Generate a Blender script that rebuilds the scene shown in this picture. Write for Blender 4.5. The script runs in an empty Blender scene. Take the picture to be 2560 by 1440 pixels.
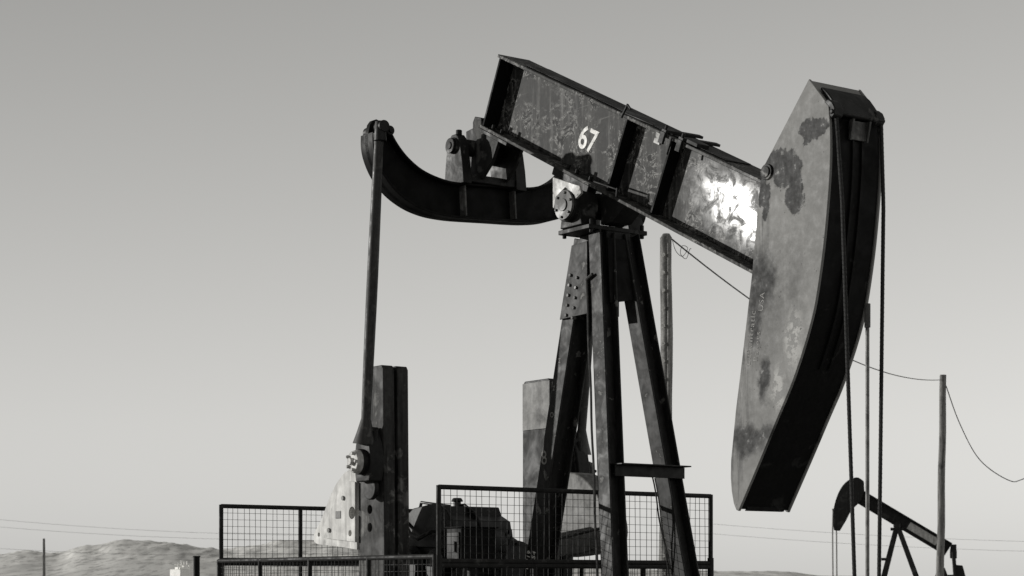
import bpy, bmesh, math, random
from mathutils import Vector, Matrix, noise
random.seed(4)
scene = bpy.context.scene
scene.view_settings.view_transform = 'Standard'
scene.view_settings.look = 'None'
scene.view_settings.exposure = 0
EYE = 1.6
TINT = (1.0, 0.990, 0.955)

# ------------------------------------------------------------ materials
def g(v): return (v*TINT[0], v*TINT[1], v*TINT[2], 1)
def new_mat(name):
    m = bpy.data.materials.new(name); m.use_nodes = True
    nt = m.node_tree; nt.nodes.clear()
    out = nt.nodes.new('ShaderNodeOutputMaterial')
    bs = nt.nodes.new('ShaderNodeBsdfPrincipled')
    nt.links.new(bs.outputs[0], out.inputs[0])
    return m, nt, bs
def N(nt, t, **kw):
    n = nt.nodes.new(t)
    for k, v in kw.items(): setattr(n, k, v)
    return n
def noise_n(nt, vec, scale, detail=6, rough=.6, dist=0):
    n = N(nt, 'ShaderNodeTexNoise'); n.inputs['Scale'].default_value = scale
    n.inputs['Detail'].default_value = detail; n.inputs['Roughness'].default_value = rough
    n.inputs['Distortion'].default_value = dist
    nt.links.new(vec, n.inputs['Vector']); return n.outputs['Fac']
def rng(nt, val, a, b, c=0, d=1):
    n = N(nt, 'ShaderNodeMapRange'); n.clamp = True
    n.inputs[1].default_value = a; n.inputs[2].default_value = b
    n.inputs[3].default_value = c; n.inputs[4].default_value = d
    nt.links.new(val, n.inputs[0]); return n.outputs[0]
def mth(nt, op, a, b=None):
    n = N(nt, 'ShaderNodeMath', operation=op)
    for i, v in enumerate((a, b)):
        if v is None: continue
        if isinstance(v, (int, float)): n.inputs[i].default_value = v
        else: nt.links.new(v, n.inputs[i])
    return n.outputs[0]
def mixc(nt, fac, a, b):
    n = N(nt, 'ShaderNodeMix', data_type='RGBA')
    nt.links.new(fac, n.inputs[0])
    for i, v in ((6, a), (7, b)):
        if isinstance(v, tuple): n.inputs[i].default_value = v
        else: nt.links.new(v, n.inputs[i])
    return n.outputs[2]
def objco(nt, scale=None):
    tc = N(nt, 'ShaderNodeTexCoord')
    if scale is None: return tc.outputs['Object']
    mp = N(nt, 'ShaderNodeMapping'); mp.inputs['Scale'].default_value = scale
    nt.links.new(tc.outputs['Object'], mp.inputs[0]); return mp.outputs[0]
def bump(nt, bs, h, strength, dist):
    b = N(nt, 'ShaderNodeBump'); b.inputs['Strength'].default_value = strength
    b.inputs['Distance'].default_value = dist
    nt.links.new(h, b.inputs['Height']); nt.links.new(b.outputs[0], bs.inputs['Normal'])

def weathered(name, base, patch, pscale=5, thr=.58, soft=.04, rough=(.45, .8), streak=.5, spec=.4, bmp=.1, fs=28, fa=.3):
    m, nt, bs = new_mat(name)
    co = objco(nt)
    big = noise_n(nt, co, pscale, 7, .6, .5)
    mask = rng(nt, big, thr, thr+soft)
    fine = noise_n(nt, co, fs, 5, .6)
    st = noise_n(nt, objco(nt, (14, 14, 1.2)), 1.5, 5, .6)
    c = mixc(nt, mask, g(base), g(patch))
    f = mth(nt, 'MULTIPLY', rng(nt, fine, .3, .7, 1-fa, 1+fa), rng(nt, st, .35, .65, 1-streak*.5, 1+streak*.5))
    vm = N(nt, 'ShaderNodeVectorMath', operation='SCALE')
    nt.links.new(c, vm.inputs[0]); nt.links.new(f, vm.inputs['Scale'])
    nt.links.new(vm.outputs[0], bs.inputs['Base Color'])
    nt.links.new(rng(nt, big, .35, .65, rough[0], rough[1]), bs.inputs['Roughness'])
    bs.inputs['Specular IOR Level'].default_value = spec
    h = mth(nt, 'ADD', mth(nt, 'MULTIPLY', mask, -.5), mth(nt, 'MULTIPLY', fine, .6))
    bump(nt, bs, h, bmp, .004)
    return m

M_dark = weathered('dark_steel_paint', .012, .07, 6, .60, .05, (.45, .75), .6, .26)
M_black = weathered('black_grime', .006, .02, 6, .62, .05, (.5, .8), .4, .12)
M_engine = weathered('oily_engine_paint', .007, .06, 8, .63, .04, (.33, .6), .6, .35)
M_post = weathered('post_paint', .017, .13, 9, .635, .015, (.48, .7), 1.1, .26, .12)
M_rod = weathered('pitman_steel', .040, .10, 9, .56, .1, (.4, .7), .6, .3)
M_crank = weathered('crank_iron', .032, .13, 5, .56, .06, (.5, .8), 1.3, .2)
M_iron = weathered('bare_and_sun_pale_iron', .06, .15, 7, .54, .08, (.4, .7), .8, .35)
M_rodlight = weathered('worn_rod_steel', .16, .08, 12, .52, .06, (.3, .5), .8, .5)
M_pale = weathered('pale_chipped_paint', .45, .06, 9, .60, .03, (.4, .7), .4, .4)
M_lobe = weathered('pale_counterweight_paint', .56, .30, 3.2, .55, .10, (.5, .7), .5, .3, .12, 12, .2)
M_grey = weathered('grey_band_paint', .17, .10, 4, .58, .1, (.5, .7), .5, .3)
M_cable = weathered('wire_rope', .012, .03, 40, .5, .1, (.5, .8), .3, .3)
M_fence = weathered('fence_steel', .02, .05, 12, .6, .06, (.5, .8), .5, .2)
M_white = weathered('white_stencil_paint', .85, .20, 30, .60, .03, (.5, .8), .3, .3)
M_chalk = weathered('chalk_lettering', .30, .21, 40, .5, .1, (.7, .9), .2, .2)
M_wood = weathered('weathered_pole_wood', .20, .11, 3, .55, .15, (.8, .95), 1.0, .2)
M_wire = weathered('overhead_wire', .10, .13, 3, .55, .15, (.7, .9), .1, .2)
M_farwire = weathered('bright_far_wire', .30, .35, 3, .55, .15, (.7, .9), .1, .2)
M_far = weathered('faded_steel', .022, .05, 3, .55, .1, (.7, .9), .5, .2)
M_tank = weathered('tank_white_paint', .9, .8, 1, .55, .2, (.6, .8), .1, .3)

P = math.radians(26.3); cp, sp = math.cos(P), math.sin(P)
def beam_mat():
    """dark paint, peeled in flakes, rubbed smooth next to the horsehead"""
    m, nt, bs = new_mat('beam_peeling_paint')
    co = objco(nt)
    big = noise_n(nt, co, 2.6, 6, .6, .6)
    isl = noise_n(nt, co, 7, 10, .72, .9)
    fine = noise_n(nt, co, 40, 5, .6)
    cloud = noise_n(nt, co, 4.5, 5, .6)
    region = rng(nt, big, .45, .52)
    flakes = mth(nt, 'MULTIPLY', rng(nt, isl, .545, .56), region)
    rim = mth(nt, 'MULTIPLY', mth(nt, 'MULTIPLY', rng(nt, isl, .505, .525), region), rng(nt, fine, .42, .55, .15, 1))
    chips = rng(nt, noise_n(nt, co, 24, 6, .7), .65, .68)
    st = noise_n(nt, objco(nt, (16, 16, 1.0)), 1.4, 6, .65)
    c = mixc(nt, rng(nt, cloud, .35, .65), g(.010), g(.060))
    c = mixc(nt, rng(nt, st, .50, .70, 0, .75), c, g(.17))
    c = mixc(nt, rim, c, g(.26))
    c = mixc(nt, flakes, c, g(.013))
    c = mixc(nt, chips, c, g(.2))
    mp = N(nt, 'ShaderNodeMapping'); mp.inputs['Rotation'].default_value = (0, -P, 0); mp.inputs['Scale'].default_value = (1.2, 1, 40)
    mp.vector_type = 'POINT'
    tc = N(nt, 'ShaderNodeTexCoord'); nt.links.new(tc.outputs['Object'], mp.inputs[0])
    scr = noise_n(nt, mp.outputs[0], 1.3, 4, .6)
    c = mixc(nt, rng(nt, scr, .64, .69, 0, .5), c, g(.18))
    f = rng(nt, fine, .3, .7, .75, 1.25)
    vm = N(nt, 'ShaderNodeVectorMath', operation='SCALE')
    nt.links.new(c, vm.inputs[0]); nt.links.new(f, vm.inputs['Scale'])
    nt.links.new(vm.outputs[0], bs.inputs['Base Color'])
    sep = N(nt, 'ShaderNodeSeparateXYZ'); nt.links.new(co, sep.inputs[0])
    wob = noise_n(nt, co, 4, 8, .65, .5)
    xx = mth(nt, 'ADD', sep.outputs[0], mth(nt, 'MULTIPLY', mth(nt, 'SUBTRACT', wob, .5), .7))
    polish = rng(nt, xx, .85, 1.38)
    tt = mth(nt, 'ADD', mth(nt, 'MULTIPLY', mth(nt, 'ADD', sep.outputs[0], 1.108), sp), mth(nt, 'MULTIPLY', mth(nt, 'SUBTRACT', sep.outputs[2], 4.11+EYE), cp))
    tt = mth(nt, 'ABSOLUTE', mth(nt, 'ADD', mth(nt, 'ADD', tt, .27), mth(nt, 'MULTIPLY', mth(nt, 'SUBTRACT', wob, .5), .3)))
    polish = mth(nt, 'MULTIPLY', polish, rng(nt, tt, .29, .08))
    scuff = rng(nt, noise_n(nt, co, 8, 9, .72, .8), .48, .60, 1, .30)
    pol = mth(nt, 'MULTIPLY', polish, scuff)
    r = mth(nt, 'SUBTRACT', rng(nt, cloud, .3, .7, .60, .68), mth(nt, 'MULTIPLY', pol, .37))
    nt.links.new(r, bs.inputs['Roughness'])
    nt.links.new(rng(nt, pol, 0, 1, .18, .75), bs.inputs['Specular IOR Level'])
    h = mth(nt, 'ADD', mth(nt, 'MULTIPLY', rim, .5), mth(nt, 'MULTIPLY', cloud, 1.2))
    bump(nt, bs, h, .14, .004)
    return m
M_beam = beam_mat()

def head_mat():
    m, nt, bs = new_mat('horsehead_grey_paint')
    co = objco(nt)
    nv = N(nt, 'ShaderNodeTexNoise'); nv.inputs['Scale'].default_value = 6; nv.inputs['Detail'].default_value = 9
    nv.inputs['Roughness'].default_value = .68
    nt.links.new(co, nv.inputs['Vector'])
    s1 = N(nt, 'ShaderNodeVectorMath', operation='SUBTRACT'); nt.links.new(nv.outputs['Color'], s1.inputs[0]); s1.inputs[1].default_value = (.5, .5, .5)
    s2 = N(nt, 'ShaderNodeVectorMath', operation='SCALE'); nt.links.new(s1.outputs[0], s2.inputs[0]); s2.inputs['Scale'].default_value = .24
    wp = N(nt, 'ShaderNodeVectorMath', operation='ADD'); nt.links.new(co, wp.inputs[0]); nt.links.new(s2.outputs[0], wp.inputs[1])
    def ell(a, z, ra, rz, hard=.06):
        sb = N(nt, 'ShaderNodeVectorMath', operation='SUBTRACT'); nt.links.new(wp.outputs[0], sb.inputs[0]); sb.inputs[1].default_value = (a, 0, z+EYE)
        ml = N(nt, 'ShaderNodeVectorMath', operation='MULTIPLY'); nt.links.new(sb.outputs[0], ml.inputs[0]); ml.inputs[1].default_value = (1/ra, 0, 1/rz)
        ln = N(nt, 'ShaderNodeVectorMath', operation='LENGTH'); nt.links.new(ml.outputs[0], ln.inputs[0])
        return rng(nt, ln.outputs['Value'], 1+hard, 1-hard)
    dark = None
    for e in [(2.42, 2.86, .13, .075), (2.35, 2.80, .05, .04), (2.11, 2.70, .15, .065), (2.18, 2.62, .14, .10), (2.26, 2.49, .085, .14), (1.97, 2.50, .045, .16),
              (1.95, 1.97, .12, .16, .3), (1.90, 1.72, .06, .16, .3), (1.80, .93, .13, .10, .3), (1.88, .96, .18, .04, .5), (1.98,1.33,.05,.15,.3)]:  # the flat low ellipse belongs to the painted shadow band
        v = ell(*e); dark = v if dark is None else mth(nt, 'MAXIMUM', dark, v)
    # long runs of rust down the rear edge of the plate
    sep = N(nt, 'ShaderNodeSeparateXYZ'); nt.links.new(wp.outputs[0], sep.inputs[0])
    dd = mth(nt, 'SUBTRACT', sep.outputs[0], mth(nt, 'ADD', mth(nt, 'MULTIPLY', mth(nt, 'SUBTRACT', sep.outputs[2], .8+EYE), .155), 1.65))
    est = noise_n(nt, objco(nt, (12, 12, 1.3)), 1.6, 7, .68, .4)
    edge = mth(nt, 'MULTIPLY', rng(nt, dd, .20, .02), rng(nt, est, .45, .55))
    edge = mth(nt, 'MULTIPLY', edge, rng(nt, sep.outputs[2], 2.75+EYE, 2.4+EYE))
    pale = mth(nt, 'MAXIMUM', ell(2.25, 1.55, .06, .18, .5), ell(2.12, 1.25, .05, .14, .5))
    smudge_shade = mth(nt, 'MAXIMUM', ell(1.98, 1.80, .20, .30, .8), ell(1.88, .93, .26, .08, .7))  # the wide low patch is a shadow band painted into the grey
    smudge_shade = mth(nt, 'MAXIMUM', smudge_shade, ell(2.26, 1.85, .07, .22, .8))
    isl = noise_n(nt, co, 26, 6, .65)
    specks = rng(nt, isl, .67, .69)
    brk = noise_n(nt, co, 14, 9, .72)
    cloud = noise_n(nt, co, 1.8, 5, .5)
    c = mixc(nt, rng(nt, cloud, .35, .65), g(.195), g(.235))
    c = mixc(nt, mth(nt, 'MULTIPLY', smudge_shade, .5), c, g(.05))
    c = mixc(nt, mth(nt, 'MULTIPLY', edge, .8), c, g(.045))
    c = mixc(nt, mth(nt, 'MULTIPLY', pale, rng(nt, brk, .47, .53)), c, g(.42))
    c = mixc(nt, mth(nt, 'MULTIPLY', dark, rng(nt, brk, .36, .40)), c, g(.018))
    c = mixc(nt, specks, c, g(.06))
    st = noise_n(nt, objco(nt, (22, 22, .8)), 1.2, 5, .6)
    c = mixc(nt, rng(nt, st, .60, .75, 0, .3), c, g(.32))
    nt.links.new(c, bs.inputs['Base Color'])
    nt.links.new(rng(nt, brk, .35, .65, .5, .68), bs.inputs['Roughness'])
    bs.inputs['Specular IOR Level'].default_value = .18
    h = mth(nt, 'ADD', mth(nt, 'MULTIPLY', dark, -.6), mth(nt, 'MULTIPLY', isl, .5))
    bump(nt, bs, h, .12, .004)
    return m
M_head = head_mat()

# ------------------------------------------------------------ mesh helper
class B:
    def __init__(s): s.bm = bmesh.new()
    def _add(s, vs, fs):
        v = [s.bm.verts.new(p) for p in vs]
        for f in fs: s.bm.faces.new([v[i] for i in f])
    def box(s, x0, x1, y0, y1, z0, z1, M=None):
        vs = [Vector(p) for p in ((x0,y0,z0),(x1,y0,z0),(x1,y1,z0),(x0,y1,z0),(x0,y0,z1),(x1,y0,z1),(x1,y1,z1),(x0,y1,z1))]
        if M is not None: vs = [M @ v for v in vs]
        s._add(vs, ((3,2,1,0),(4,5,6,7),(0,1,5,4),(1,2,6,5),(2,3,7,6),(3,0,4,7)))
        return s
    def prism(s, poly, y0, y1, M=None, axis='y'):
        """poly of (a, z) pushed along y; axis='x': poly of (y, z) pushed along x"""
        n = len(poly)
        if axis == 'y': vs = [Vector((p[0], y0, p[1])) for p in poly] + [Vector((p[0], y1, p[1])) for p in poly]
        else: vs = [Vector((y0, p[0], p[1])) for p in poly] + [Vector((y1, p[0], p[1])) for p in poly]
        if M is not None: vs = [M @ v for v in vs]
        s._add(vs, [tuple(range(n)), tuple(range(2*n-1, n-1, -1))] + [(i, i+n, (i+1) % n+n, (i+1) % n) for i in range(n)])
        return s
    def cyl(s, p0, p1, r0, r1=None, seg=24):
        r1 = r0 if r1 is None else r1
        p0 = Vector(p0); p1 = Vector(p1); d = (p1-p0).normalized()
        u = d.orthogonal().normalized(); w = d.cross(u)
        vs = []
        for p, r in ((p0, r0), (p1, r1)):
            for i in range(seg):
                t = 2*math.pi*i/seg; vs.append(p+(u*math.cos(t)+w*math.sin(t))*r)
        s._add(vs, [tuple(range(seg-1, -1, -1)), tuple(range(seg, 2*seg))] + [(i, (i+1) % seg, (i+1) % seg+seg, i+seg) for i in range(seg)])
        return s
    def bar(s, p0, p1, n, sn, sw, on=0, ow=0):
        """rectangular bar p0->p1; n = direction of its sn dimension"""
        p0 = Vector(p0); p1 = Vector(p1); d = (p1-p0).normalized(); n = Vector(n)
        n = (n-d*n.dot(d)).normalized(); w = d.cross(n)
        vs = []
        for p in (p0, p1):
            c = p+n*on+w*ow
            for i, j in ((-1,-1),(1,-1),(1,1),(-1,1)): vs.append(c+n*(i*sn/2)+w*(j*sw/2))
        s._add(vs, ((3,2,1,0),(4,5,6,7),(0,1,5,4),(1,2,6,5),(2,3,7,6),(3,0,4,7)))
        return s
    def hsec(s, p0, p1, n, depth, width, tf=.014, tw=.01):
        s.bar(p0, p1, n, tf, width, on=depth/2-tf/2); s.bar(p0, p1, n, tf, width, on=-depth/2+tf/2)
        s.bar(p0, p1, n, depth-2*tf-.001, tw); return s
    def tube(s, pts, r, seg=8):
        pts = [Vector(p) for p in pts]; n = len(pts); rings = []
        for i, p in enumerate(pts):
            d = (pts[min(i+1, n-1)]-pts[max(i-1, 0)]).normalized()
            ref = Vector((0, 0, 1)) if abs(d.z) < .9 else Vector((1, 0, 0))
            u = d.cross(ref).normalized(); w = d.cross(u)
            rr = r[i] if isinstance(r, (list, tuple)) else r
            rings.append([s.bm.verts.new(p+(u*math.cos(2*math.pi*k/seg)+w*math.sin(2*math.pi*k/seg))*rr) for k in range(seg)])
        for i in range(n-1):
            for k in range(seg): s.bm.faces.new((rings[i][k], rings[i][(k+1) % seg], rings[i+1][(k+1) % seg], rings[i+1][k]))
        s.bm.faces.new(rings[0]); s.bm.faces.new(rings[-1]); return s
    def done(s, name, mat, parent=None, bevel=0, smooth=True, dz=0):
        bmesh.ops.recalc_face_normals(s.bm, faces=s.bm.faces)
        if dz: bmesh.ops.translate(s.bm, verts=s.bm.verts, vec=(0, 0, dz))
        me = bpy.data.meshes.new(name); s.bm.to_mesh(me); s.bm.free()
        me.materials.append(mat)
        if smooth:
            for p in me.polygons: p.use_smooth = True
            me.set_sharp_from_angle(angle=math.radians(32))
        o = bpy.data.objects.new(name, me); scene.collection.objects.link(o)
        if parent is not None: o.parent = parent
        if bevel:
            b = o.modifiers.new('edge', 'BEVEL'); b.width = bevel; b.segments = 2; b.limit_method = 'ANGLE'; b.angle_limit = math.radians(40)
        return o
def cut(o, cutter_b):
    c = cutter_b.done('cutter', M_dark, None, 0, False)
    md = o.modifiers.new('cut', 'BOOLEAN'); md.object = c; md.operation = 'DIFFERENCE'; md.solver = 'EXACT'
    c.parent = o.parent
    bpy.context.view_layer.update()
    dg = bpy.context.evaluated_depsgraph_get()
    me = bpy.data.meshes.new_from_object(o.evaluated_get(dg))
    o.modifiers.clear(); o.data = me
    bpy.data.objects.remove(c, do_unlink=True)
def smooth2(pts, k=4):
    """Catmull-Rom through 2-D points"""
    out = []; P_ = [Vector(p) for p in pts]
    for i in range(len(P_)-1):
        a = P_[max(i-1,0)]; b_ = P_[i]; c = P_[i+1]; d = P_[min(i+2,len(P_)-1)]
        for j in range(k):
            t = j/k
            out.append(tuple(.5*((2*b_)+(c-a)*t+(2*a-5*b_+4*c-d)*t*t+(3*b_-a-3*c+d)*t**3)))
    out.append(tuple(P_[-1])); return out
def empty(name, loc, rotz=0, **props):
    e = bpy.data.objects.new(name, None); e.empty_display_size = .3
    e.location = loc; e.rotation_euler = (0, 0, rotz); scene.collection.objects.link(e)
    for k, v in props.items(): e[k] = v
    return e
def tag(o, label, cat, group=None, kind=None):
    o['label'] = label; o['category'] = cat
    if group: o['group'] = group
    if kind: o['kind'] = kind
    return o
def text(name, body, size, origin, xd, yd, mat, parent, shear=0, space=1.0, ext=.0008, off=0):
    cu = bpy.data.curves.new(name, 'FONT'); cu.body = body; cu.size = size; cu.shear = shear; cu.space_character = space
    cu.extrude = ext; cu.offset = off
    o = bpy.data.objects.new('t', cu); scene.collection.objects.link(o)
    bpy.context.view_layer.update()
    me = bpy.data.meshes.new_from_object(o.evaluated_get(bpy.context.evaluated_depsgraph_get()))
    bpy.data.objects.remove(o, do_unlink=True)
    xd = Vector(xd).normalized(); yd = Vector(yd); yd = (yd-xd*yd.dot(xd)).normalized(); zd = xd.cross(yd)
    M = Matrix((( xd.x, yd.x, zd.x, origin[0]), (xd.y, yd.y, zd.y, origin[1]), (xd.z, yd.z, zd.z, origin[2]), (0, 0, 0, 1)))
    me.transform(M); me.materials.clear(); me.materials.append(mat)
    ob = bpy.data.objects.new(name, me); scene.collection.objects.link(ob); ob.parent = parent
    return ob

# ------------------------------------------------------------ main pumpjack
# local frame: x = towards the horsehead, y = across the machine, z = up; heights below are above eye level (dz lifts them)
ROT = math.radians(-54.5)
jack = empty('oil_pumpjack', (.657, 14.385, 0), ROT,
             label='weathered black steel pumpjack with grey horsehead raised tail', category='pumpjack')
# beam frame: x along the beam, z out of its top flange; origin = top of tail
MB = Matrix(((cp, 0, sp, -1.108), (0, 1, 0, 0), (-sp, 0, cp, 4.11), (0, 0, 0, 1)))
H = .58; L = 3.62
b = B()
b.box(0, L, -.15, .15, -.024, 0, MB).box(0, L, -.15, .15, -H, -H+.024, MB).box(.001, L-.001, -.008, .008, -H+.024, -.024, MB)
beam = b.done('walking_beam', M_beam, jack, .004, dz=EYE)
for s0, yo in ((.02, .142), (1.715, .105), (2.27, .105)):
    b = B()
    b.box(s0, s0+.022, -yo, -.0085, -H+.025, -.025, MB).box(s0, s0+.022, .0085, yo, -H+.025, -.025, MB)
    b.done('stiffener', M_black, beam, .003, dz=EYE)
b = B()
b.box(.35, 2.9, -.11, .11, .001, .010, MB)
for s0 in (2.22, 2.42):
    b.box(s0, s0+.05, -.17, .17, .011, .030, MB)
    b.box(s0, s0+.05, -.176, -.156, -.07, .011, MB)
    b.cyl(MB @ Vector((s0+.03, -.16, .03)), MB @ Vector((s0+.03, -.16, .06)), .012, seg=8)
b.box(2.5, 2.62, -.16, -.05, .011, .035, MB)
b.cyl(MB @ Vector((1.72, -.15, -.03)), MB @ Vector((1.75, -.15, .075)), .010, seg=8)
b.cyl(MB @ Vector((1.75, -.15, .07)), MB @ Vector((1.80, -.15, .05)), .008, seg=8)
b.cyl(MB @ Vector((1.75, -.15, .01)), MB @ Vector((2.1, -.15, .02)), .006, seg=8)
b.cyl(MB @ Vector((2.34, -.16, .0)), MB @ Vector((2.35, -.17, -.12)), .008, seg=8)
b.cyl(MB @ Vector((1.62, -.155, -H+.05)), MB @ Vector((1.92, -.16, -H+.08)), .007, seg=8)
b.cyl(MB @ Vector((1.91, -.16, -H+.09)), MB @ Vector((1.93, -.16, -H+.03)), .009, seg=8)
for s0 in (.12, .25, 1.2, 1.32, 1.5):
    b.cyl(MB @ Vector((s0, -.1, -H+.024)), MB @ Vector((s0, -.1, -H+.06)), .016, seg=6)
b.done('beam_clamp', M_dark, beam, .002, dz=EYE)
b = B(); b.box(2.17, 2.24, -.172, -.153, -.085, -.01, MB); b.done('clamp_plate', M_pale, beam, .002, dz=EYE)
# stencilled 67 on the web
tp = MB @ Vector((1.110, -.0100, -H/2-.10)); tp.z += EYE
text('stencilled_number', '67', .235, tp, (cp, 0, -sp), (sp, 0, cp), M_white, beam, -.06, .98, .001, .004)

# horsehead
front = smooth2([(2.564,2.975),(2.578,2.807),(2.576,2.60),(2.557,2.385),(2.517,2.092),(2.452,1.777),(2.388,1.59),(2.309,1.4145),(2.222,1.25),(2.126,1.099),(1.94,.80),(1.745,.495)], 4)
rear = [(1.735,.478),(1.71,.485),(1.685,.53),(1.665,.61),(1.655,.70),(1.659,.816),(1.705,1.14),(1.7655,1.465),(1.8635,2.028),(1.9205,2.487),(1.95,2.62),(1.9848,2.709)]
near = [(2.388,3.174)]+front+rear
b = B(); b.prism(near, -.22, -.20); b.prism(near, .22, .24)
core = [(2.385,3.168)]+[(x-.018, z+.002) for x, z in front]+[(1.725,.49),(1.712,.497)]+[(x+.005, z+.002) for x, z in rear[2:]]
b.prism(core, -.199, .219)
head = b.done('horsehead', M_head, jack, .005, dz=EYE)
b = B()
strip = [(x-.012, z) for x, z in front]+[(x-.016, z) for x, z in reversed(front)]
b.prism(strip, -.198, .218)
ff = front[2:30]
for y0 in (-.03, .05):
    rib = [(x+.004, z) for x, z in ff]+[(x-.0118, z) for x, z in reversed(ff)]
    b.prism(rib, y0, y0+.02)
b.prism([(1.742,.51),(1.742,.484),(1.72,.481),(1.72,.486)], -.15, .18)
b.done('cable_track', M_black, head, 0, dz=EYE)
b = B()
top = [(2.455,3.10),(2.47,3.112),(2.52,3.07),(2.565,3.015),(2.592,2.97),(2.60,2.935),(2.595,2.91),(2.573,2.92),(2.566,2.97)]
b.prism(top, -.19, .19)
b.prism([(2.53,3.0),(2.57,3.01),(2.605,2.985),(2.628,2.945),(2.622,2.90),(2.600,2.885),(2.582,2.90),(2.585,2.95)], -.232, -.155)
b.prism([(2.53,2.99),(2.565,3.0),(2.60,2.975),(2.618,2.94),(2.612,2.905),(2.590,2.89),(2.582,2.90),(2.585,2.95)], .155, .222)
b.cyl((2.603,-.24,2.925),(2.603,.225,2.925),.016,seg=12)
b.done('cable_hanger', M_dark, head, .009, dz=EYE)
b = B(); b.prism([(2.575,2.90),(2.59,2.90),(2.59,2.78),(2.575,2.78)], -.06, .08); b.prism([(2.592,2.90),(2.63,2.90),(2.60,2.77)], -.07, -.055)
b.prism([(2.592,2.90),(2.63,2.90),(2.60,2.77)], .075, .09)
b.done('hanger_bracket', M_iron, head, .002, dz=EYE)
b = B(); b.cyl((2.007,-.232,2.653),(2.007,-.22,2.653),.052); b.cyl((2.007,-.240,2.653),(2.007,-.232,2.653),.036)
b.done('hinge_pin', M_head, head, .003, dz=EYE)
sl = Vector((.16, 0, 1)).normalized()
text('lettering', 'Lufkintratlc', .066, (1.845, -.2210, 1.42+EYE), sl, (-1, 0, .16), M_chalk, head, 0, 1.15, .0005)
text('lettering', 'Bakers', .060, (1.915, -.2210, 1.44+EYE), sl, (-1, 0, .16), M_chalk, head, 0, 1.2, .0005)
text('lettering', 'USA', .060, (1.966, -.2210, 1.76+EYE), sl, (-1, 0, .16), M_chalk, head, 0, 1.2, .0005)

# bridle
for y0, y1, x1 in ((-.19, -.08, 2.66), (.208, .12, 2.66)):
    pts = []
    for i in range(41):
        t = i/40; z = 2.94-3.31*t
        x = 2.595+.03*min(1, t*6)+.035*t
        pts.append((x, y0+(y1-y0)*min(1, t/.95), z))
    b = B(); b.tube(pts, .0125, 10)
    for k in range(3):
        sp_ = []
        for i in range(340):
            t = i/339; f = t*40; j = min(39, int(f)); u = f-j
            c = Vector(pts[j]).lerp(Vector(pts[j+1]), u); an = t*2*math.pi*38+k*2.094
            sp_.append(c+Vector((math.cos(an), math.sin(an), 0))*.0085)
        b.tube(sp_, .0052, 5)
    b.done('bridle_cable', M_cable, jack, 0, dz=EYE)
b = B(); b.box(2.60, 2.72, -.14, .18, -.42, -.34); b.done('carrier_bar', M_dark, jack, .006, dz=EYE)

# saddle bearing
b = B()
b.cyl((0,-.33,2.743),(0,-.12,2.743),.118,seg=32).cyl((0,.12,2.743),(0,.33,2.743),.118,seg=32)
b.cyl((0,-.12,2.743),(0,.12,2.743),.075)
b.prism([(-.12,2.59),(.14,2.59),(.10,2.75),(-.09,2.75)], -.29, -.15); b.prism([(-.12,2.59),(.14,2.59),(.10,2.75),(-.09,2.75)], .15, .29)
b.box(-.2,.28,-.13,.13,-H-.06,-H-.001, MB @ Matrix.Translation((1.26,0,0)))
b.prism([(-.12,2.745),(.12,2.70),(.22,2.72),(.2,2.81),(-.12,2.94)], -.085, .085)
b.prism([(.10,2.61),(.24,2.61),(.38,2.70),(.42,2.74),(.12,2.86)], -.09, .09)
sad = b.done('saddle_bearing', M_dark, jack, .006, dz=EYE)
b = B(); b.cyl((0,-.352,2.743),(0,-.331,2.743),.108,seg=32).cyl((0,-.36,2.743),(0,-.353,2.743),.045,seg=20)
for k in range(6):
    t = k*math.pi/3+.3; b.cyl((.088*math.cos(t),-.364,2.743+.088*math.sin(t)),(.088*math.cos(t),-.35,2.743+.088*math.sin(t)),.011,seg=6)
b.done('bearing_cap', M_iron, sad, .003, dz=EYE)
b = B(); b.prism([(-.15,2.97),(.17,2.855),(.19,2.80),(.125,2.77),(.11,2.80),(0,2.872),(-.11,2.82),(-.135,2.74),(-.15,2.75)], -.335, -.315)
b.done('saddle_plate', M_pale, sad, .003, dz=EYE)

# samson post: tripod, one raking rear leg and two front legs
post = empty('samson_post', (0, 0, 0)); post.parent = jack
b = B(); b.box(-.17, .20, -.27, .27, 2.556, 2.588)
b.box(-.12,.2,-.11,.11,2.30,2.5555)
for x in (-.14, .18):
    for y in (-.235, .235): b.cyl((x,y,2.53),(x,y,2.63),.016,seg=6)
b.done('top_plate', M_dark, post, .004, dz=EYE)
def legpt(side, z):
    t = (2.53-z)/4.13
    if side == 0: return Vector((-.14-1.07*t, 0, z))
    return Vector((.15+.70*t, side*(.115+.355*t), z))
for sd in (-1, 0, 1):
    b = B()
    if sd == 0: b.hsec(legpt(0,2.54), legpt(0,-1.3), (0,1,0), .19, .145, .014, .012)
    else: b.hsec(legpt(sd,2.54), legpt(sd,-1.3), (0,1,0), .14, .14, .014, .012)
    o = b.done('leg', M_post, post, .006, dz=EYE)
    if sd == 0: legA = o
def plate(bb, pts, th):
    pts = [Vector(p) for p in pts]; n = (pts[1]-pts[0]).cross(pts[2]-pts[0]).normalized()*th
    k = len(pts)
    bb._add(pts+[p+n for p in pts], [tuple(range(k)), tuple(range(2*k-1,k-1,-1))]+[(i,i+k,(i+1)%k+k,(i+1)%k) for i in range(k)])
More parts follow.
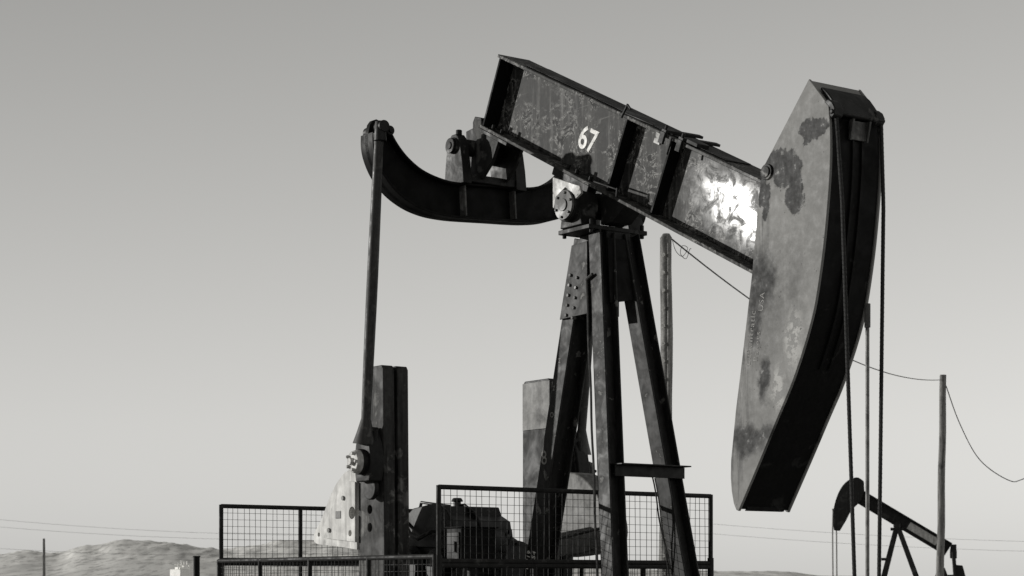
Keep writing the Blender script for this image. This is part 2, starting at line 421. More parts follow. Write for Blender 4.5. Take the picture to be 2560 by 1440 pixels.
for sd in (-1, 1):
    b = B()
    plate(b, [(-.20,sd*.125,2.50),(.02,sd*.150,2.50),(.02,sd*.150,1.97),(-.36,sd*.115,1.97)], -.012*sd)
    gp = b.done('gusset_plate', M_post, post, .003, dz=EYE)
    for i in range(5):
        for x in (-.20, -.11):
            z = 2.28-.072*i-(.03 if x > -.12 else 0); xx = x-.015*i
            yy = sd*(.150-.035*min(1,max(0,(.02-xx)/.38)))
            b = B(); b.cyl((xx, yy-sd*.02, z), (xx, yy+sd*.014, z), .014, .011, seg=10); b.done('bolt', M_iron, gp, 0, dz=EYE)
b = B(); plate(b, [(.22,-.12,2.5),(.22,.09,2.5),(.275,.10,2.06),(.28,-.14,2.02)], .01); b.done('gusset_plate', M_black, post, .002, dz=EYE)
z = .84
b = B(); pa, pb = legpt(-1,z), legpt(1,z); off = .085
b.box(pa.x+off-.005, pa.x+off+.005, pa.y-.03, pb.y+.09, z-.08, z)
b.box(pa.x+off-.08, pa.x+off+.08, pa.y-.03, pb.y+.09, z+.0005, z+.01)
b.done('cross_brace', M_dark, post, .002, dz=EYE)
b = B(); b.tube([legpt(-1,2.2-.1*i)+Vector((-.09+.004*math.sin(i),-.085,0)) for i in range(30)], .009, 6)
b.cyl(legpt(-1,2.2)+Vector((-.09,-.085,0)), legpt(-1,2.2)+Vector((-.02,-.085,.03)), .012, seg=8)
b.done('conduit', M_rod, post, 0, dz=EYE)
b = B(); b.tube([(.46+.002*i, .10+.012*i+.006*math.sin(i*.9), .78-.06*i) for i in range(18)], .006, 6)
b.tube([(.48+.002*i, .10+.013*i+.01*math.sin(i*.5+1), .76-.06*i) for i in range(18)], .005, 6)
b.done('hose', M_rod, post, 0, dz=EYE)
du = (legpt(0,2)-legpt(0,0)).normalized()
def lt(body, size, z, dx, sc=1.0, rot=True):
    p = legpt(0,z)+Vector((dx, -.0962, EYE))
    xd = du if rot else Vector((1,0,.1)); yd = Vector((-1,0,0)) if rot else du
    text('painted_number', body, size, p, xd, yd, M_white if rot else M_chalk, legA, 0, sc)
lt('52', .062, -.02, -.02, 1.0); lt('16319', .062, .10, -.02, 1.0); lt('22', .062, -.01, .05, 1.05); lt('1654', .062, .12, .05, 1.05)
lt('8', .15, .90, -.05, 1, False); lt('O', .055, 1.25, -.03, 1, False); lt('Z', .05, 1.65, -.03, 1, False); lt('Z', .05, 1.45, -.05, 1, False)

# equalizer (rolled a little: its far end rides higher)
RE = Matrix.Translation((-1.5,0,3.2)) @ Matrix.Rotation(math.radians(3.2), 4, 'X') @ Matrix.Translation((1.5,0,-3.2))
up = smooth2([(0,3.165),(.32,3.165),(.45,3.18),(.58,3.215),(.68,3.26),(.77,3.325),(.83,3.385),(.88,3.45),(.92,3.52),(.945,3.57)], 3)
tipu = [(.97,3.60),(1.005,3.612),(1.04,3.60),(1.065,3.57)]
lo = smooth2([(1.085,3.50),(1.09,3.42),(1.078,3.33),(1.035,3.22),(.97,3.125),(.90,3.055),(.82,3.0),(.73,2.955),(.64,2.925),(.55,2.905),(.45,2.893),(.3,2.885),(0,2.885)], 3)
half = up+tipu+lo
poly = half+[(-y, z) for y, z in reversed(half[1:-1])]
b = B(); b.prism(poly, -1.525, -1.475, RE, axis='x')
def flange(pts, t, x0, x1):
    k = len(pts); nrm = []
    for i in range(k):
        d = Vector(pts[min(i+1,k-1)])-Vector(pts[max(i-1,0)]); d.normalize(); nrm.append(Vector((-d.y, d.x))*t)
    q = [tuple(Vector(p)+n) for p, n in zip(pts, nrm)]
    b.prism(list(pts)+q[::-1], x0, x1, RE, axis='x')
upf = [(-y, z) for y, z in reversed(up[1:])]+up
lof = [(-y, z) for y, z in lo]+[(y, z) for y, z in reversed(lo[:-1])]
flange(upf, -.018, -1.59, -1.41); flange(lof, .018, -1.59, -1.41)
eq = b.done('equalizer', M_black, jack, .004, dz=EYE)
for y in (-.27, .21):
    b = B(); b.box(-1.585, -1.40, y, y+.014, 2.905, 3.145, RE); b.done('sun_toned_rib', M_iron, eq, .002, dz=EYE)  # lighter iron on the ribs stands in for sun catching them
b = B()
for y0, y1 in ((-.30,-.22),(.21,.31)):
    b.prism([(-1.64,3.14),(-1.36,3.14),(-1.38,3.30),(-1.41,3.44),(-1.44,3.51),(-1.47,3.54),(-1.53,3.54),(-1.57,3.51),(-1.60,3.44),(-1.62,3.30)], y0, y1)
b.box(-1.62,-1.38,-.219,.209,3.16,3.22)
b.cyl((-1.5,-.315,3.45),(-1.5,.325,3.45),.065,seg=24)
b.cyl((-1.48,-.265,3.53),(-1.48,-.265,3.575),.026,seg=8)
b.done('center_bearing', M_dark, eq, .006, dz=EYE)
b = B(); b.cyl((-1.51,-.335,3.45),(-1.51,-.3155,3.45),.06,seg=24); b.cyl((-1.51,-.343,3.45),(-1.51,-.3355,3.45),.03,seg=16); b.done('bearing_cap', M_dark, eq, .003, dz=EYE)
b = B()
for y in (-.13,.10): b.prism([(-1.58,3.60),(-1.37,3.62),(-1.10,3.49),(-1.22,3.30),(-1.36,3.19),(-1.48,3.19),(-1.56,3.24),(-1.58,3.34)], y, y+.03)
b.cyl((-1.5,-.099,3.44),(-1.5,.099,3.44),.10,seg=24)
b.prism([(-1.50,3.66),(-1.47,3.70),(-1.38,3.67),(-1.38,3.60),(-1.50,3.60)], -.12, .12)
b.box(-.02,.42,-.15,.15,-H-.03,-H-.001, MB)
b.done('tail_bearing_bracket', M_dark, beam, .004, dz=EYE)

# pitman arms
for sd in (-1, 1):
    yt, yb_ = sd*1.065, sd*1.045
    dz_ = -.02 if sd < 0 else .08
    b = B()
    rr = []; pts = []
    for i in range(25):
        t = i/24; pts.append((-1.375-.245*t, yt+(yb_-yt)*t, 3.44+dz_-(2.36+dz_)*t))
        r = .034+.010*math.sin(math.pi*min(1,t*1.0))
        if t > .93: r = .042+(t-.93)*.75
        if t < .04: r = .045
        rr.append(r)
    b.tube(pts, rr, 18)
    pm = b.done('pitman_arm', M_rod, jack, 0, dz=EYE)
    b = B()
    b.cyl((-1.36,yt,3.38+dz_),(-1.36,yt,3.53+dz_),.05,.04,seg=16)
    b.cyl((-1.40,yt+.01,3.49+dz_),(-1.31,yt+.01,3.49+dz_),.045,seg=20).cyl((-1.62,sd*1.02,3.49+dz_),(-1.38,sd*1.02,3.49+dz_),.045,seg=20)
    b.cyl((-1.42,sd*.965,3.48+dz_),(-1.37,sd*.965,3.48+dz_),.036,seg=20).cyl((-1.37,sd*.965,3.48+dz_),(-1.355,sd*.965,3.48+dz_),.022,seg=8)
    b.done('pitman_clevis', M_dark, pm, .004, dz=EYE)
    b = B()
    zc = .94; xc = -1.63
    y0, y1 = sorted((sd*.94, sd*1.06))
    b.prism([(xc-.10,zc-.15),(xc+.10,zc-.15),(xc+.13,zc),(xc+.10,zc+.14),(xc+.045,zc+.27),(xc-.04,zc+.27),(xc-.10,zc+.14),(xc-.13,zc)], y0, y1)
    for dx in (-.075,.075): b.cyl((xc+dx,sd*.99,zc+.1),(xc+dx,sd*.99,zc+.24),.022,seg=8)
    b.cyl((xc,sd*.93,zc),(xc,sd*1.10,zc),.10,seg=24)
    b.cyl((xc,sd*.96,zc-.2),(xc,sd*1.0,zc-.2),.09,seg=24)
    hb = b.done('wrist_pin_bearing', M_dark, pm, .008, dz=EYE)
    b = B(); b.cyl((xc,sd*1.101,zc),(xc,sd*1.15,zc),.095,.08,seg=24)
    b.cyl((xc,sd*1.15,zc),(xc,sd*1.18,zc),.03,seg=8)
    for k in range(5):
        t = k*1.256; b.cyl((xc+.065*math.cos(t),sd*1.13,zc+.065*math.sin(t)),(xc+.065*math.cos(t),sd*1.17,zc+.065*math.sin(t)),.014,seg=6)
    b.done('wrist_pin_cap', M_pale if sd < 0 else M_crank, hb, .004, dz=EYE)

# cranks with counterweights
for sd in (-1, 1):
    y0, y1 = sorted((sd*.93, sd*.70))
    b = B()
    if sd < 0:
        cr = [(-1.90,-.60),(-1.54,-.60),(-1.52,.2),(-1.54,1.66),(-1.56,1.69),(-1.69,1.69),(-1.72,1.66),(-1.74,1.50),(-1.90,.86)]
        ins = [(-1.87,-.58),(-1.575,-.58),(-1.555,.2),(-1.575,1.66),(-1.68,1.66),(-1.71,1.50),(-1.87,.84)]
    else:
        cr = [(-1.96,-.60),(-1.57,-.60),(-1.57,1.66),(-1.60,1.69),(-1.93,1.69),(-1.96,1.66)]
        ins = [(-1.93,-.58),(-1.60,-.58),(-1.60,1.66),(-1.93,1.66)]
    b.prism(cr, y0, y0+.10); b.prism(ins, y0+.10, y0+.13); b.prism(cr, y0+.13, y1)
    ck = b.done('crank', M_crank if sd < 0 else M_dark, jack, 0, dz=EYE)
    c = B()
    yy = y0-.05 if sd < 0 else y1+.05; ye = y0+.07 if sd < 0 else y1-.07
    for z in (.44,.58,.72): c.cyl((-1.735,yy,z+EYE),(-1.735,ye,z+EYE),.034,seg=20)
    cut(ck, c)
    for p in ck.data.polygons: p.use_smooth = False
    bb = ck.modifiers.new('edge','BEVEL'); bb.width = .005; bb.segments = 2; bb.limit_method = 'ANGLE'; bb.angle_limit = .7
    b = B()
    if sd < 0:
        lobe = smooth2([(-1.905,.88),(-1.97,.90),(-2.05,.895),(-2.13,.86),(-2.22,.80),(-2.31,.715),(-2.40,.60),(-2.48,.50),(-2.56,.43),(-2.585,.38),(-2.57,.34),(-2.50,.32)],3)+[(-2.2,.30),(-1.905,.27)]
        b.prism(lobe, -.945, -.74)
        inner = smooth2([(-1.905,.80),(-2.02,.81),(-2.12,.76),(-2.22,.66),(-2.33,.54),(-2.42,.45),(-2.44,.40),(-2.38,.37)],3)+[(-2.15,.35),(-1.905,.33)]
        b.prism(inner, -.962, -.9451)
    else:
        lobe = smooth2([(-1.52,.90),(-1.40,.91),(-1.22,.88),(-1.05,.78),(-.92,.64),(-.85,.50),(-.84,.38),(-.90,.30),(-1.2,.24),(-1.50,.22)],3)
        b.prism(lobe, .72, .93)
    cw = b.done('counterweight', M_lobe if sd < 0 else M_grey, ck, 0, dz=EYE)
    if sd < 0:
        c = B()
        for x, z, r in ((-1.95,.56,.05),(-1.98,.40,.025),(-2.50,.40,.018)): c.cyl((x,-1.0,z+EYE),(x,-.90,z+EYE),r,seg=20)
        cut(cw, c)
        b = B(); b.box(-2.20,-2.12,-.966,-.9625,.52,.58); b.cyl((-2.08,-.975,.68),(-2.08,-.9625,.68),.02,seg=6); b.cyl((-2.3,-.975,.43),(-2.3,-.9625,.43),.02,seg=6); b.done('weight_plate', M_grey, cw, .001, dz=EYE)
    else:
        b = B(); b.box(-1.95,-1.575,.692,.6995,1.28,1.67); b.box(-1.569,-1.564,.71,.92,1.28,1.66); b.done('painted_band', M_grey, ck, .001, dz=EYE)
    bb = cw.modifiers.new('edge','BEVEL'); bb.width = .014; bb.segments = 3; bb.limit_method = 'ANGLE'; bb.angle_limit = .7

# gear reducer: angular cast housing, split flange, lids and pipework
b = B()
b.prism([(-2.38,.05),(-2.34,.33),(-2.20,.36),(-2.16,.50),(-2.02,.58),(-1.62,.62),(-1.58,.55),(-1.46,.50),(-1.41,.30),(-1.36,.22),(-1.32,-.1),(-1.30,-.7),(-2.35,-.7)], -.34, .22)
b.prism([(-2.2,.30),(-2.15,.53),(-2.0,.61),(-1.66,.645),(-1.52,.58),(-1.43,.48),(-1.38,.28)], -.10, -.08)
b.prism([(-2.2,.30),(-2.15,.53),(-2.0,.61),(-1.66,.645),(-1.52,.58),(-1.43,.48),(-1.38,.28)], -.36, -.335)
b.box(-2.48,-1.22,-.42,.32,-.18,-.13); b.cyl((-1.9,-.93,-.15),(-1.9,.93,-.15),.11)
for i in range(9): b.cyl((-2.42+.145*i,-.395,-.2),(-2.42+.145*i,-.395,-.09),.015,seg=6)
b.cyl((-1.72,-.12,.60),(-1.72,-.12,.665),.03).cyl((-1.72,-.12,.66),(-1.72,-.12,.69),.05,.035)
b.box(-2.5,-1.1,-.45,.4,-1.3,-.71)
b.done('gear_reducer', M_engine, jack, .012, dz=EYE)
b = B()
b.cyl((-1.36,.0,.16),(-1.10,.0,.12),.26,.20,seg=28); b.cyl((-1.10,.0,.12),(-1.07,.0,.12),.22,seg=28)
for k in range(8):
    t = k*math.pi/4; b.cyl((-1.07,.19*math.cos(t),.12+.19*math.sin(t)),(-1.05,.19*math.cos(t),.12+.19*math.sin(t)),.014,seg=6)
b.cyl((-2.0,-.37,.12),(-2.0,-.44,.12),.19,.16,seg=28); b.cyl((-1.58,-.37,.15),(-1.58,-.43,.15),.13,seg=24)
for k in range(7):
    t = k*.9; b.cyl((-2.0+.17*math.cos(t),-.39,.12+.17*math.sin(t)),(-2.0+.17*math.cos(t),-.41,.12+.17*math.sin(t)),.013,seg=6)
b.tube([(-2.1,-.38,.5),(-1.95,-.42,.40),(-1.8,-.44,.36),(-1.62,-.42,.42),(-1.45,-.36,.40),(-1.25,-.30,.25),(-1.18,-.28,-.1)],.018,8)
b.tube([(-1.3,.05,.38),(-1.15,.0,.42),(-1.0,-.1,.36),(-.96,-.2,.2),(-.98,-.25,-.1)],.013,8)
b.tube([(-2.2,-.2,.5),(-2.0,-.28,.66),(-1.85,-.25,.64),(-1.7,-.2,.62)],.014,8)
b.box(-1.88,-1.78,-.30,-.21,.59,.625); b.box(-1.40,-1.28,-.30,-.12,.30,.44); b.box(-2.42,-2.22,-.30,-.1,.30,.52)
b.box(-1.60,-1.48,-.37,-.30,.28,.40); b.box(-2.30,-2.18,-.41,-.34,-.05,.25); b.box(-1.35,-1.1,-.42,-.2,-.7,.06)
b.cyl((-1.25,-.42,.0),(-1.25,-.2,.0),.13,seg=20)
b.done('bearing_cover', M_engine, jack, .008, dz=EYE)
b = B()
b.cyl((-2.75,-.42,-.35),(-2.75,-.30,-.35),.42,seg=40); b.cyl((-3.05,-.25,-.75),(-3.05,.35,-.75),.22,seg=28)
b.box(-3.2,-2.6,-.3,.4,-1.3,-.97)
b.done('motor', M_black, jack, .01, dz=EYE)
b = B()
for y in (-.42,.42): b.hsec((-3.6,y,-1.44),(1.4,y,-1.44),(0,0,1),.28,.2,.02,.014)
for x in (-3.5,-2.4,-1.2,-.6,.8,1.3): b.hsec((x,-.31,-1.44),(x,.31,-1.44),(0,0,1),.24,.16,.018,.012)
b.done('skid_base', M_dark, jack, .004, dz=EYE)
b = B(); b.tube([(-.95,.3,.35),(-.6,.32,.40),(-.3,.33,.44)], .012, 8); b.cyl((-.95,.3,-1.3),(-.95,.3,.37),.02,seg=10); b.done('brake_lever', M_rod, jack, 0, dz=EYE)

# control box
def l2w(x, y): c, s = math.cos(ROT), math.sin(ROT); return (.657+c*x-s*y, 14.385+s*x+c*y)
cx, cy = l2w(-.92,-.52)
cb = empty('control_box', (cx, cy, 0), ROT, label='black electrical control box on a steel post', category='control box')
b = B(); b.box(-.11,.09,-.16,.16,.13,.42); b.box(-.12,.11,-.17,.17,.4205,.432); b.done('cabinet', M_black, cb, .012, dz=EYE)
b = B(); b.box(-.09,.07,-.172,-.161,.16,.39); b.box(.02,.04,-.19,-.173,.24,.32); b.done('cabinet_door', M_dark, cb, .004, dz=EYE)
b = B(); b.cyl((0,0,-1.6),(0,0,.13),.04); b.tube([(.05,-.1,.14),(.06,-.12,0),(.02,-.05,-.3),(0,-.02,-.8)],.014,8); b.done('support_post', M_dark, cb, 0, dz=EYE)

# wellhead
wx, wy = l2w(2.66,.02)
wh = empty('wellhead', (wx, wy, 0), ROT, label='steel wellhead with slim polished rod under the horsehead', category='wellhead')
b = B(); b.cyl((0,0,-1.0),(0,0,1.62),.0125,seg=14); b.done('polished_rod', M_rodlight, wh, 0, dz=EYE)
b = B(); b.cyl((0,0,1.60),(0,0,1.75),.019,seg=14); b.done('rod_cap', M_iron, wh, .003, dz=EYE)
b = B(); b.cyl((0,0,-1.6),(0,0,-1.0),.09); b.cyl((0,0,-1.35),(0,0,-1.30),.2); b.cyl((0,0,-1.0),(0,0,-.85),.06); b.cyl((-.3,0,-1.15),(.3,0,-1.15),.05)
b.done('stuffing_box', M_dark, wh, .004, dz=EYE)

# ------------------------------------------------------------ safety fence round the machine
fx, fy = l2w(-1.63, 0)
fence = empty('safety_fence', (fx, fy, 0), ROT, label='dark steel safety fence with wire mesh round the pumpjack', category='fence')
OX = 1.63
def panel(p0, p1, z0, z1, posts, rz=.018):
    b = B(); p0 = Vector((p0[0]+OX, p0[1], 0)); p1 = Vector((p1[0]+OX, p1[1], 0)); Z = Vector((0,0,1))
    b.cyl(p0+Z*z1, p1+Z*z1, rz, seg=10); b.cyl(p0+Z*z0, p1+Z*z0, rz, seg=10)
    for t in posts:
        p = p0.lerp(p1, t); b.cyl(p+Z*(z0-.0), p+Z*(z1+.012), rz*1.05, seg=10)
    fr = b.done('fence_panel', M_fence, fence, 0, dz=EYE)
    b = B(); ln = (p1-p0).length; n = int(ln/.052); w = .0015
    d = (p1-p0).normalized(); s = Vector((-d.y, d.x, 0))
    for i in range(1, n):
        p = p0+d*(ln*i/n)+d*random.uniform(-.005,.005); b.bar(p+Z*(z0+.01), p+Z*(z1-.01)+d*random.uniform(-.008,.008), s, w*2, w*2)
    m = int((z1-z0)/.052)
    for i in range(1, m):
        zz = z0+(z1-z0)*i/m; b.bar(p0+Z*zz+s*.004, p1+Z*(zz+random.uniform(-.006,.006))+s*.004, s, w*2, w*2)
    b.done('wire_mesh', M_fence, fr, 0, False, dz=EYE)
    return fr
panel((0,-1.43),(0,1.06), .16,.672,(0,1), .017)
panel((0,-1.43),(0,1.06), -1.45,.13,(0,.33,.66,1))
panel((-3.27,-1.43),(-3.27,1.06), .2,.645,(0,.3,.6,1))
panel((-3.27,-1.43),(-3.27,1.06), -1.45,.17,(0,.3,.6,1))
panel((-3.27,-1.45),(-.02,-1.45), -1.45,.19,(0,.22,.465,.73,1), .018)
panel((-3.27,1.08),(-.02,1.08), -1.45,.15,(0,.25,.5,.75,1))
for x, y in ((0,-1.43),(0,1.06),(-3.27,-1.43),(-3.27,1.06)):
    b = B(); b.cyl((x+OX,y,-1.6),(x+OX,y,.2),.024,seg=12); b.done('corner_post', M_fence, fence, 0, dz=EYE)

# ------------------------------------------------------------ second pumpjack far behind
j2 = empty('oil_pumpjack', (14.75, 75, 0), math.radians(180-14), label='dark pumpjack far off with its horsehead raised', category='pumpjack')
b = B(); Q = math.radians(31.5)
M2 = Matrix(((math.cos(Q),0,-math.sin(Q),-2.05),(0,1,0,0),(math.sin(Q),0,math.cos(Q),1.55),(0,0,0,1)))
b.box(0,4.3,-.17,.17,-.04,0,M2).box(0,4.3,-.17,.17,-.54,-.50,M2).box(0,4.3,-.02,.02,-.50,-.04,M2)
wb2 = b.done('walking_beam', M_far, j2, 0, dz=EYE)
b = B(); b.box(.50,1.75,-.032,-.022,-.40,-.12,M2); b.box(.50,1.75,.022,.032,-.40,-.12,M2); b.done('pale_panel', M_lobe, wb2, 0, dz=EYE)  # pale rectangle on both sides of the web
b = B(); b.prism(smooth2([(1.28,3.95),(1.45,4.08),(1.65,4.07),(1.86,3.97),(2.04,3.80),(2.18,3.58),(2.29,3.32),(2.37,3.04),(2.42,2.75),(2.43,2.45),(2.39,2.07)],2)+[(2.20,2.05),(2.08,2.25),(1.96,2.45),(1.84,2.70),(1.70,2.90),(1.54,3.06),(1.36,3.2),(1.26,3.5)], -.25, .25)
b.done('horsehead', M_far, j2, .01, dz=EYE)
b = B(); b.tube([(2.45,-.12,2.9),(2.47,-.12,2),(2.44,-.08,-1.2)],.03,6); b.tube([(2.45,.12,2.9),(2.3,.12,2),(2.28,.08,-1.2)],.03,6); b.done('bridle_cable', M_chalk, j2, 0, dz=EYE)
b = B()
for sx, x in ((1,.95),(-1,-1.35)):
    for sd in (-1,1): b.hsec((.05*sx,sd*.15,2.1),(x,sd*.6,-1.5),(0,1,0),.2,.17,.03,.03)
b.box(-.25,.25,-.25,.25,2.05,2.15); b.cyl((0,-.3,2.22),(0,.3,2.22),.14); b.box(.25,.6,-.3,.3,.9,1.0)
b.done('samson_post', M_far, j2, 0, dz=EYE)
b = B(); b.prism([(-.9,1.30),(-.75,1.2),(.75,1.2),(.9,1.30),(.9,1.10),(.75,.98),(-.75,.98),(-.9,1.10)], -2.2, -1.98, axis='x'); b.box(-2.2,-1.98,-.2,.2,1.15,1.5)
b.done('equalizer', M_far, j2, 0, dz=EYE)
for sd in (-1,1):
    b = B(); b.cyl((-2.09,sd*.88,1.2),(-2.2,sd*.88,-.3),.055); b.done('pitman_arm', M_far, j2, 0, dz=EYE)
    b = B(); b.prism([(-2.5,-.9),(-1.5,-.9),(-1.4,.2),(-1.55,.65),(-1.75,.62),(-1.85,.35),(-2.1,.35),(-2.2,.72),(-2.42,.70),(-2.55,.2)], sd*.75-.12, sd*.75+.12); b.done('crank', M_far, j2, 0, dz=EYE)
b = B(); b.box(-2.4,-1.3,-.4,.4,-1.6,.15); b.box(-2.8,1.4,-.6,.6,-1.6,-1.35); b.done('gear_reducer', M_far, j2, .03, dz=EYE)

# ------------------------------------------------------------ poles and wires
def pole(x, y, top, r0, r1, lean=(0, 0), label='', steps=False):
    e = empty('utility_pole', (x, y, 0), 0, label=label, category='utility pole', group='utility poles across the oil field')
    b = B(); n = 14
    b.tube([(lean[0]*(i/n-1)+.01*math.sin(i*1.3), lean[1]*(i/n-1), top*i/n) for i in range(n+1)], [r0+(r1-r0)*i/n for i in range(n+1)], 16)
    b.done('pole_shaft', M_wood, e, 0)
    if steps:
        for i in range(19):
            b = B(); z = top-.28-.27*i; b.cyl((-.055, -.13, z), (-.04, -.04, z), .028, seg=8); b.done('pole_step', M_white, e, 0)
        b = B(); b.cyl((0,0,top),(0,0,top+.06),r1,r1*.6); b.cyl((.03,-.1,top-4),(.03,-.1,top-.1),.02); b.done('pole_cap', M_wood, e, 0)
    return e
pole(2.36, 30, 5.3+EYE, .115, .088, (0,0), 'pale wooden pole with climbing steps behind the pumpjack', steps=True)
pole(13.2, 60, 6.4+EYE, .13, .10, (.12,0), 'bare wooden pole carrying a slack wire')
pole(23.1, 77, 6.7+EYE, .13, .10, (0,0), 'bare wooden pole carrying a slack wire')
pole(-59.7, 250, 5.8+EYE, .22, .15, (0,0), 'small distant wooden pole standing on the plain')
def smooth(pts, k=8):
    out = []; P_ = [Vector(p) for p in pts]
    for i in range(len(P_)-1):
        a = P_[max(i-1,0)]; b_ = P_[i]; c = P_[i+1]; d = P_[min(i+2,len(P_)-1)]
        for j in range(k):
            t = j/k
            out.append(.5*((2*b_)+(c-a)*t+(2*a-5*b_+4*c-d)*t*t+(3*b_-a-3*c+d)*t**3))
    out.append(P_[-1]); return out
def sag(p0, p1, s, n=30):
    p0 = Vector(p0); p1 = Vector(p1)
    return [p0.lerp(p1, i/n)-Vector((0,0,4*s*(i/n)*(1-i/n))) for i in range(n+1)]
def wire(pts, r, label, mat=None):
    b = B(); b.tube(pts, r, 6); o = b.done('overhead_wire', mat or M_wire, None, 0)
    tag(o, label, 'wire', 'overhead wires between the poles'); return o
wire(sag((2.42,30,5.3+EYE),(13.15,60,6.25+EYE),.62), .012, 'thin wire sagging between two wooden poles')
wire(smooth([(13.29,60,6.06+EYE),(14.17,62,5.06+EYE),(15.28,64,4.05+EYE),(16.95,67,3.56+EYE),(18.0,69,3.7+EYE),(20.4,73,4.6+EYE),(23.1,77,6.5+EYE)]), .016, 'slack wire drooping low from a wooden pole')
wire(smooth([(2.45,30,5.28+EYE),(2.50,29.9,5.08+EYE),(2.60,29.9,5.0+EYE),(2.68,29.9,5.12+EYE),(2.60,29.9,5.16+EYE),(2.57,29.9,5.04+EYE),(2.66,29.95,4.97+EYE),(2.72,30,5.12+EYE),(2.78,30.4,5.20+EYE)]), .005, 'loose curled wire end at the pole top')
for z0, z1 in ((9.2,6.2),(8.2,5.6),(5.2,4.0)):
    wire(sag((-75,250,z0+EYE),(-20,250,z1+EYE),.8), .017, 'faint distant power line above the hills', M_farwire)
for z0, z1 in ((7.4,5.0),(6.2,3.8)):
    wire(sag((24,240,z0+EYE),(75,240,z1+EYE),.5), .016, 'faint distant power line above the hills', M_farwire)

# short pipe post, distant tank
b = B(); b.cyl((0,0,0),(0,0,.3+EYE),.036,seg=14); b.cyl((0,0,.3+EYE),(0,0,.315+EYE),.043,seg=14)
pp = b.done('pipe_post', M_black, None, 0); pp.location = (-3.54, 22, 0); tag(pp, 'short dark steel pipe post standing on dirt', 'post')
tk = empty('storage_tank', (-25.1, 150, 0), math.radians(38), label='small white storage tank with thin vent pipes far off', category='tank')
b = B(); b.box(-.8,.7,-.9,.8,.5,2.72); b.box(-.55,.2,-.5,.5,2.72,2.90); b.cyl((.1,0,2.85),(.1,0,3.02),.22)
for x in (-.7,.6): b.box(x-.1,x+.1,-.7,.7,0,.5)
b.done('tank_body', M_tank, tk, .05)
b = B()
for x, h in ((-.65,3.2),(-.3,3.4),(.02,3.3),(.35,3.35),(.6,3.1)): b.cyl((x,x*.5,2.7),(x,x*.5,h),.06,seg=8)
b.box(-.8,.7,-.03,.03,3.02,3.09); b.done('vent_pipe', M_tank, tk, 0)

# ------------------------------------------------------------ setting
def ground():
    m, nt, bs = new_mat('dry_dirt')
    co = objco(nt); n1 = noise_n(nt, co, .3, 8, .6); n2 = noise_n(nt, co, 6, 8, .7)
    c = mixc(nt, rng(nt, n1, .4, .6), g(.22), g(.30)); c = mixc(nt, rng(nt, n2, .55, .7), c, g(.14))
    nt.links.new(c, bs.inputs['Base Color']); bs.inputs['Roughness'].default_value = .95
    bump(nt, bs, n2, .5, .05)
    b = B(); b._add([(-9000,-3000,0),(9000,-3000,0),(9000,12000,0),(-9000,12000,0)], [(0,1,2,3)])
    o = b.done('ground', m, None, 0, False); tag(o, 'flat dry dirt ground of the oil field', 'ground', kind='structure')
ground()
def hills():
    m, nt, bs = new_mat('hazed_grass_hills')
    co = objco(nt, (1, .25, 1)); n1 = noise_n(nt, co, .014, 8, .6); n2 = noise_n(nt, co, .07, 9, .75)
    c = mixc(nt, rng(nt, n1, .42, .6), g(.88), g(.70)); c = mixc(nt, rng(nt, n2, .50, .60), c, g(.50))  # grass tones lifted very pale, distance haze put into the colour
    nt.links.new(c, bs.inputs['Base Color']); bs.inputs['Roughness'].default_value = 1; bs.inputs['Specular IOR Level'].default_value = 0
    prof = [(-300,70),(0,74),(70,82),(150,76),(230,94),(330,108),(430,104),(500,94),(560,88),(640,94),(700,106),(850,108),(950,90),(1100,70),(1400,45),(1800,34),(1950,30),(2050,22),(2300,16),(2560,14),(2900,16)]
    def ph(px):
        for (a, h0), (c_, h1) in zip(prof, prof[1:]):
            if a <= px <= c_:
                t = (px-a)/(c_-a); t = t*t*(3-2*t); return h0+(h1-h0)*t
        return prof[0][1] if px < 0 else prof[-1][1]
    b = B(); nx, ny = 640, 60; V = []
    for j in range(ny):
        D = 2300+j*34
        for i in range(nx):
            px = -300+3200*i/(nx-1); X = (px-1280)/4900*D
            t = j/(ny-1); rise = math.sin(min(1, t/.72)*math.pi/2)**1.3 if t < .72 else math.cos((t-.72)/.28*math.pi/2)
            h = ph(px+40*noise.noise(Vector((X*.002, D*.002, 3))))/4900*3700*rise
            rg = 1-abs(noise.noise(Vector((X*.014, D*.006, 7))))*2
            nz = noise.noise(Vector((X*.006, D*.006, 0)))*7+rg*4-2+noise.noise(Vector((X*.05, D*.02, 9)))*2.4+noise.noise(Vector((X*.11, D*.04, 2)))*1.3
            V.append((X, D, max(-2, h+nz*rise*min(1, h/45)-2*(1-rise))))
    F_ = [(j*nx+i, j*nx+i+1, (j+1)*nx+i+1, (j+1)*nx+i) for j in range(ny-1) for i in range(nx-1)]
    b._add(V, F_); o = b.done('hills', m, None, 0, True); tag(o, 'low bare rolling hills with haze in their colour', 'hills', kind='structure')
hills()

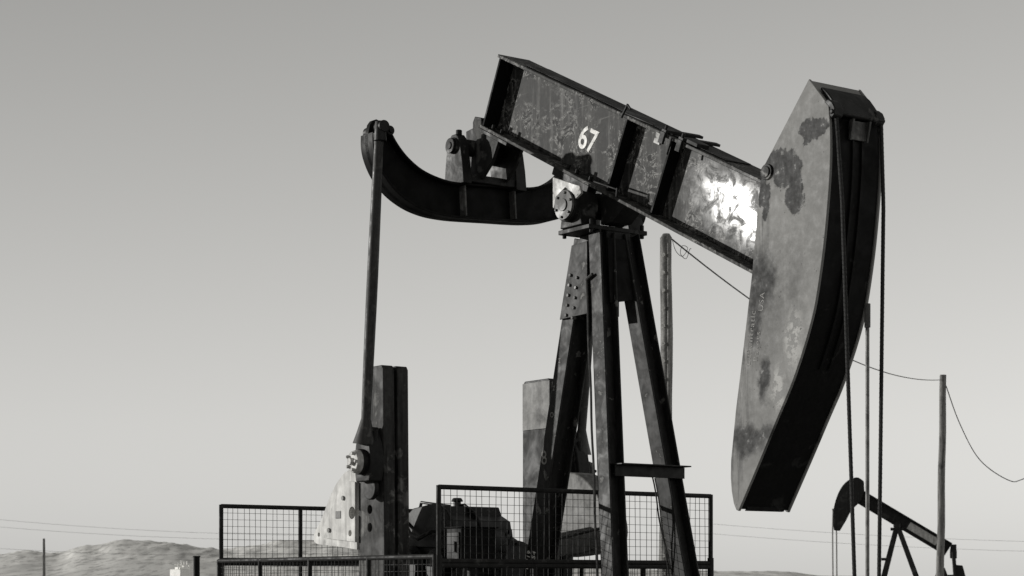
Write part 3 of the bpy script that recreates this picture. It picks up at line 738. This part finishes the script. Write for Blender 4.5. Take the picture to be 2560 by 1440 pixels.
# ------------------------------------------------------------ sky, sun, camera
sd_ = Vector((-.955, .212, .208)).normalized()
w = bpy.data.worlds.new('World'); scene.world = w; w.use_nodes = True
nt = w.node_tree; nt.nodes.clear()
out = N(nt, 'ShaderNodeOutputWorld'); bg = N(nt, 'ShaderNodeBackground'); sky = N(nt, 'ShaderNodeTexSky', sky_type='NISHITA')
sky.sun_disc = False; sky.sun_elevation = math.asin(sd_.z); sky.sun_rotation = math.atan2(sd_.x, sd_.y) % (2*math.pi)
sky.air_density = 1.0; sky.dust_density = 1.5; sky.ozone_density = 1.0
bw = N(nt, 'ShaderNodeRGBToBW'); nt.links.new(sky.outputs[0], bw.inputs[0])
tc = N(nt, 'ShaderNodeTexCoord'); sx = N(nt, 'ShaderNodeSeparateXYZ'); nt.links.new(tc.outputs['Generated'], sx.inputs[0])
# haze: the sky pales towards the horizon
cr = N(nt, 'ShaderNodeValToRGB'); nt.links.new(sx.outputs[2], cr.inputs[0])
stops = [(0,.62),(.08,.58),(.16,.505),(.24,.43),(.29,.385),(.5,.24),(1,.14)]
while len(cr.color_ramp.elements) < len(stops): cr.color_ramp.elements.new(.5)
for e, (p_, v) in zip(cr.color_ramp.elements, stops): e.position = p_; e.color = (v, v, v, 1)
k1 = mth(nt, 'ADD', mth(nt, 'MULTIPLY', bw.outputs[0], .12*.25/.26), .75)
k1 = mth(nt, 'MINIMUM', k1, 1.3)
k2 = mth(nt, 'ADD', mth(nt, 'MULTIPLY', sx.outputs[0], .5), 1.0)
kk = mth(nt, 'MULTIPLY', mth(nt, 'MULTIPLY', k1, k2), cr.outputs[0])
tn = N(nt, 'ShaderNodeVectorMath', operation='SCALE'); tn.inputs[0].default_value = TINT
nt.links.new(kk, tn.inputs['Scale']); nt.links.new(tn.outputs[0], bg.inputs[0])
bg.inputs[1].default_value = 1.0
nt.links.new(bg.outputs[0], out.inputs[0])
sl_ = bpy.data.lights.new('sun', 'SUN'); sl_.energy = 3.2; sl_.angle = math.radians(.5); sl_.color = (1, .985, .95)
so = bpy.data.objects.new('sun', sl_); so.rotation_euler = sd_.to_track_quat('Z', 'Y').to_euler(); so.location = (-20, 10, 15); scene.collection.objects.link(so)
cam = bpy.data.cameras.new('camera'); co = bpy.data.objects.new('camera', cam); scene.collection.objects.link(co)
co.location = (0, 0, EYE); co.rotation_euler = (math.pi/2, 0, 0)
cam.sensor_width = 36; cam.lens = 4900/2560*36; cam.shift_y = 740/2560
cam.clip_start = .1; cam.clip_end = 20000
cam.dof.use_dof = True; cam.dof.focus_distance = 14; cam.dof.aperture_fstop = 9
scene.camera = co
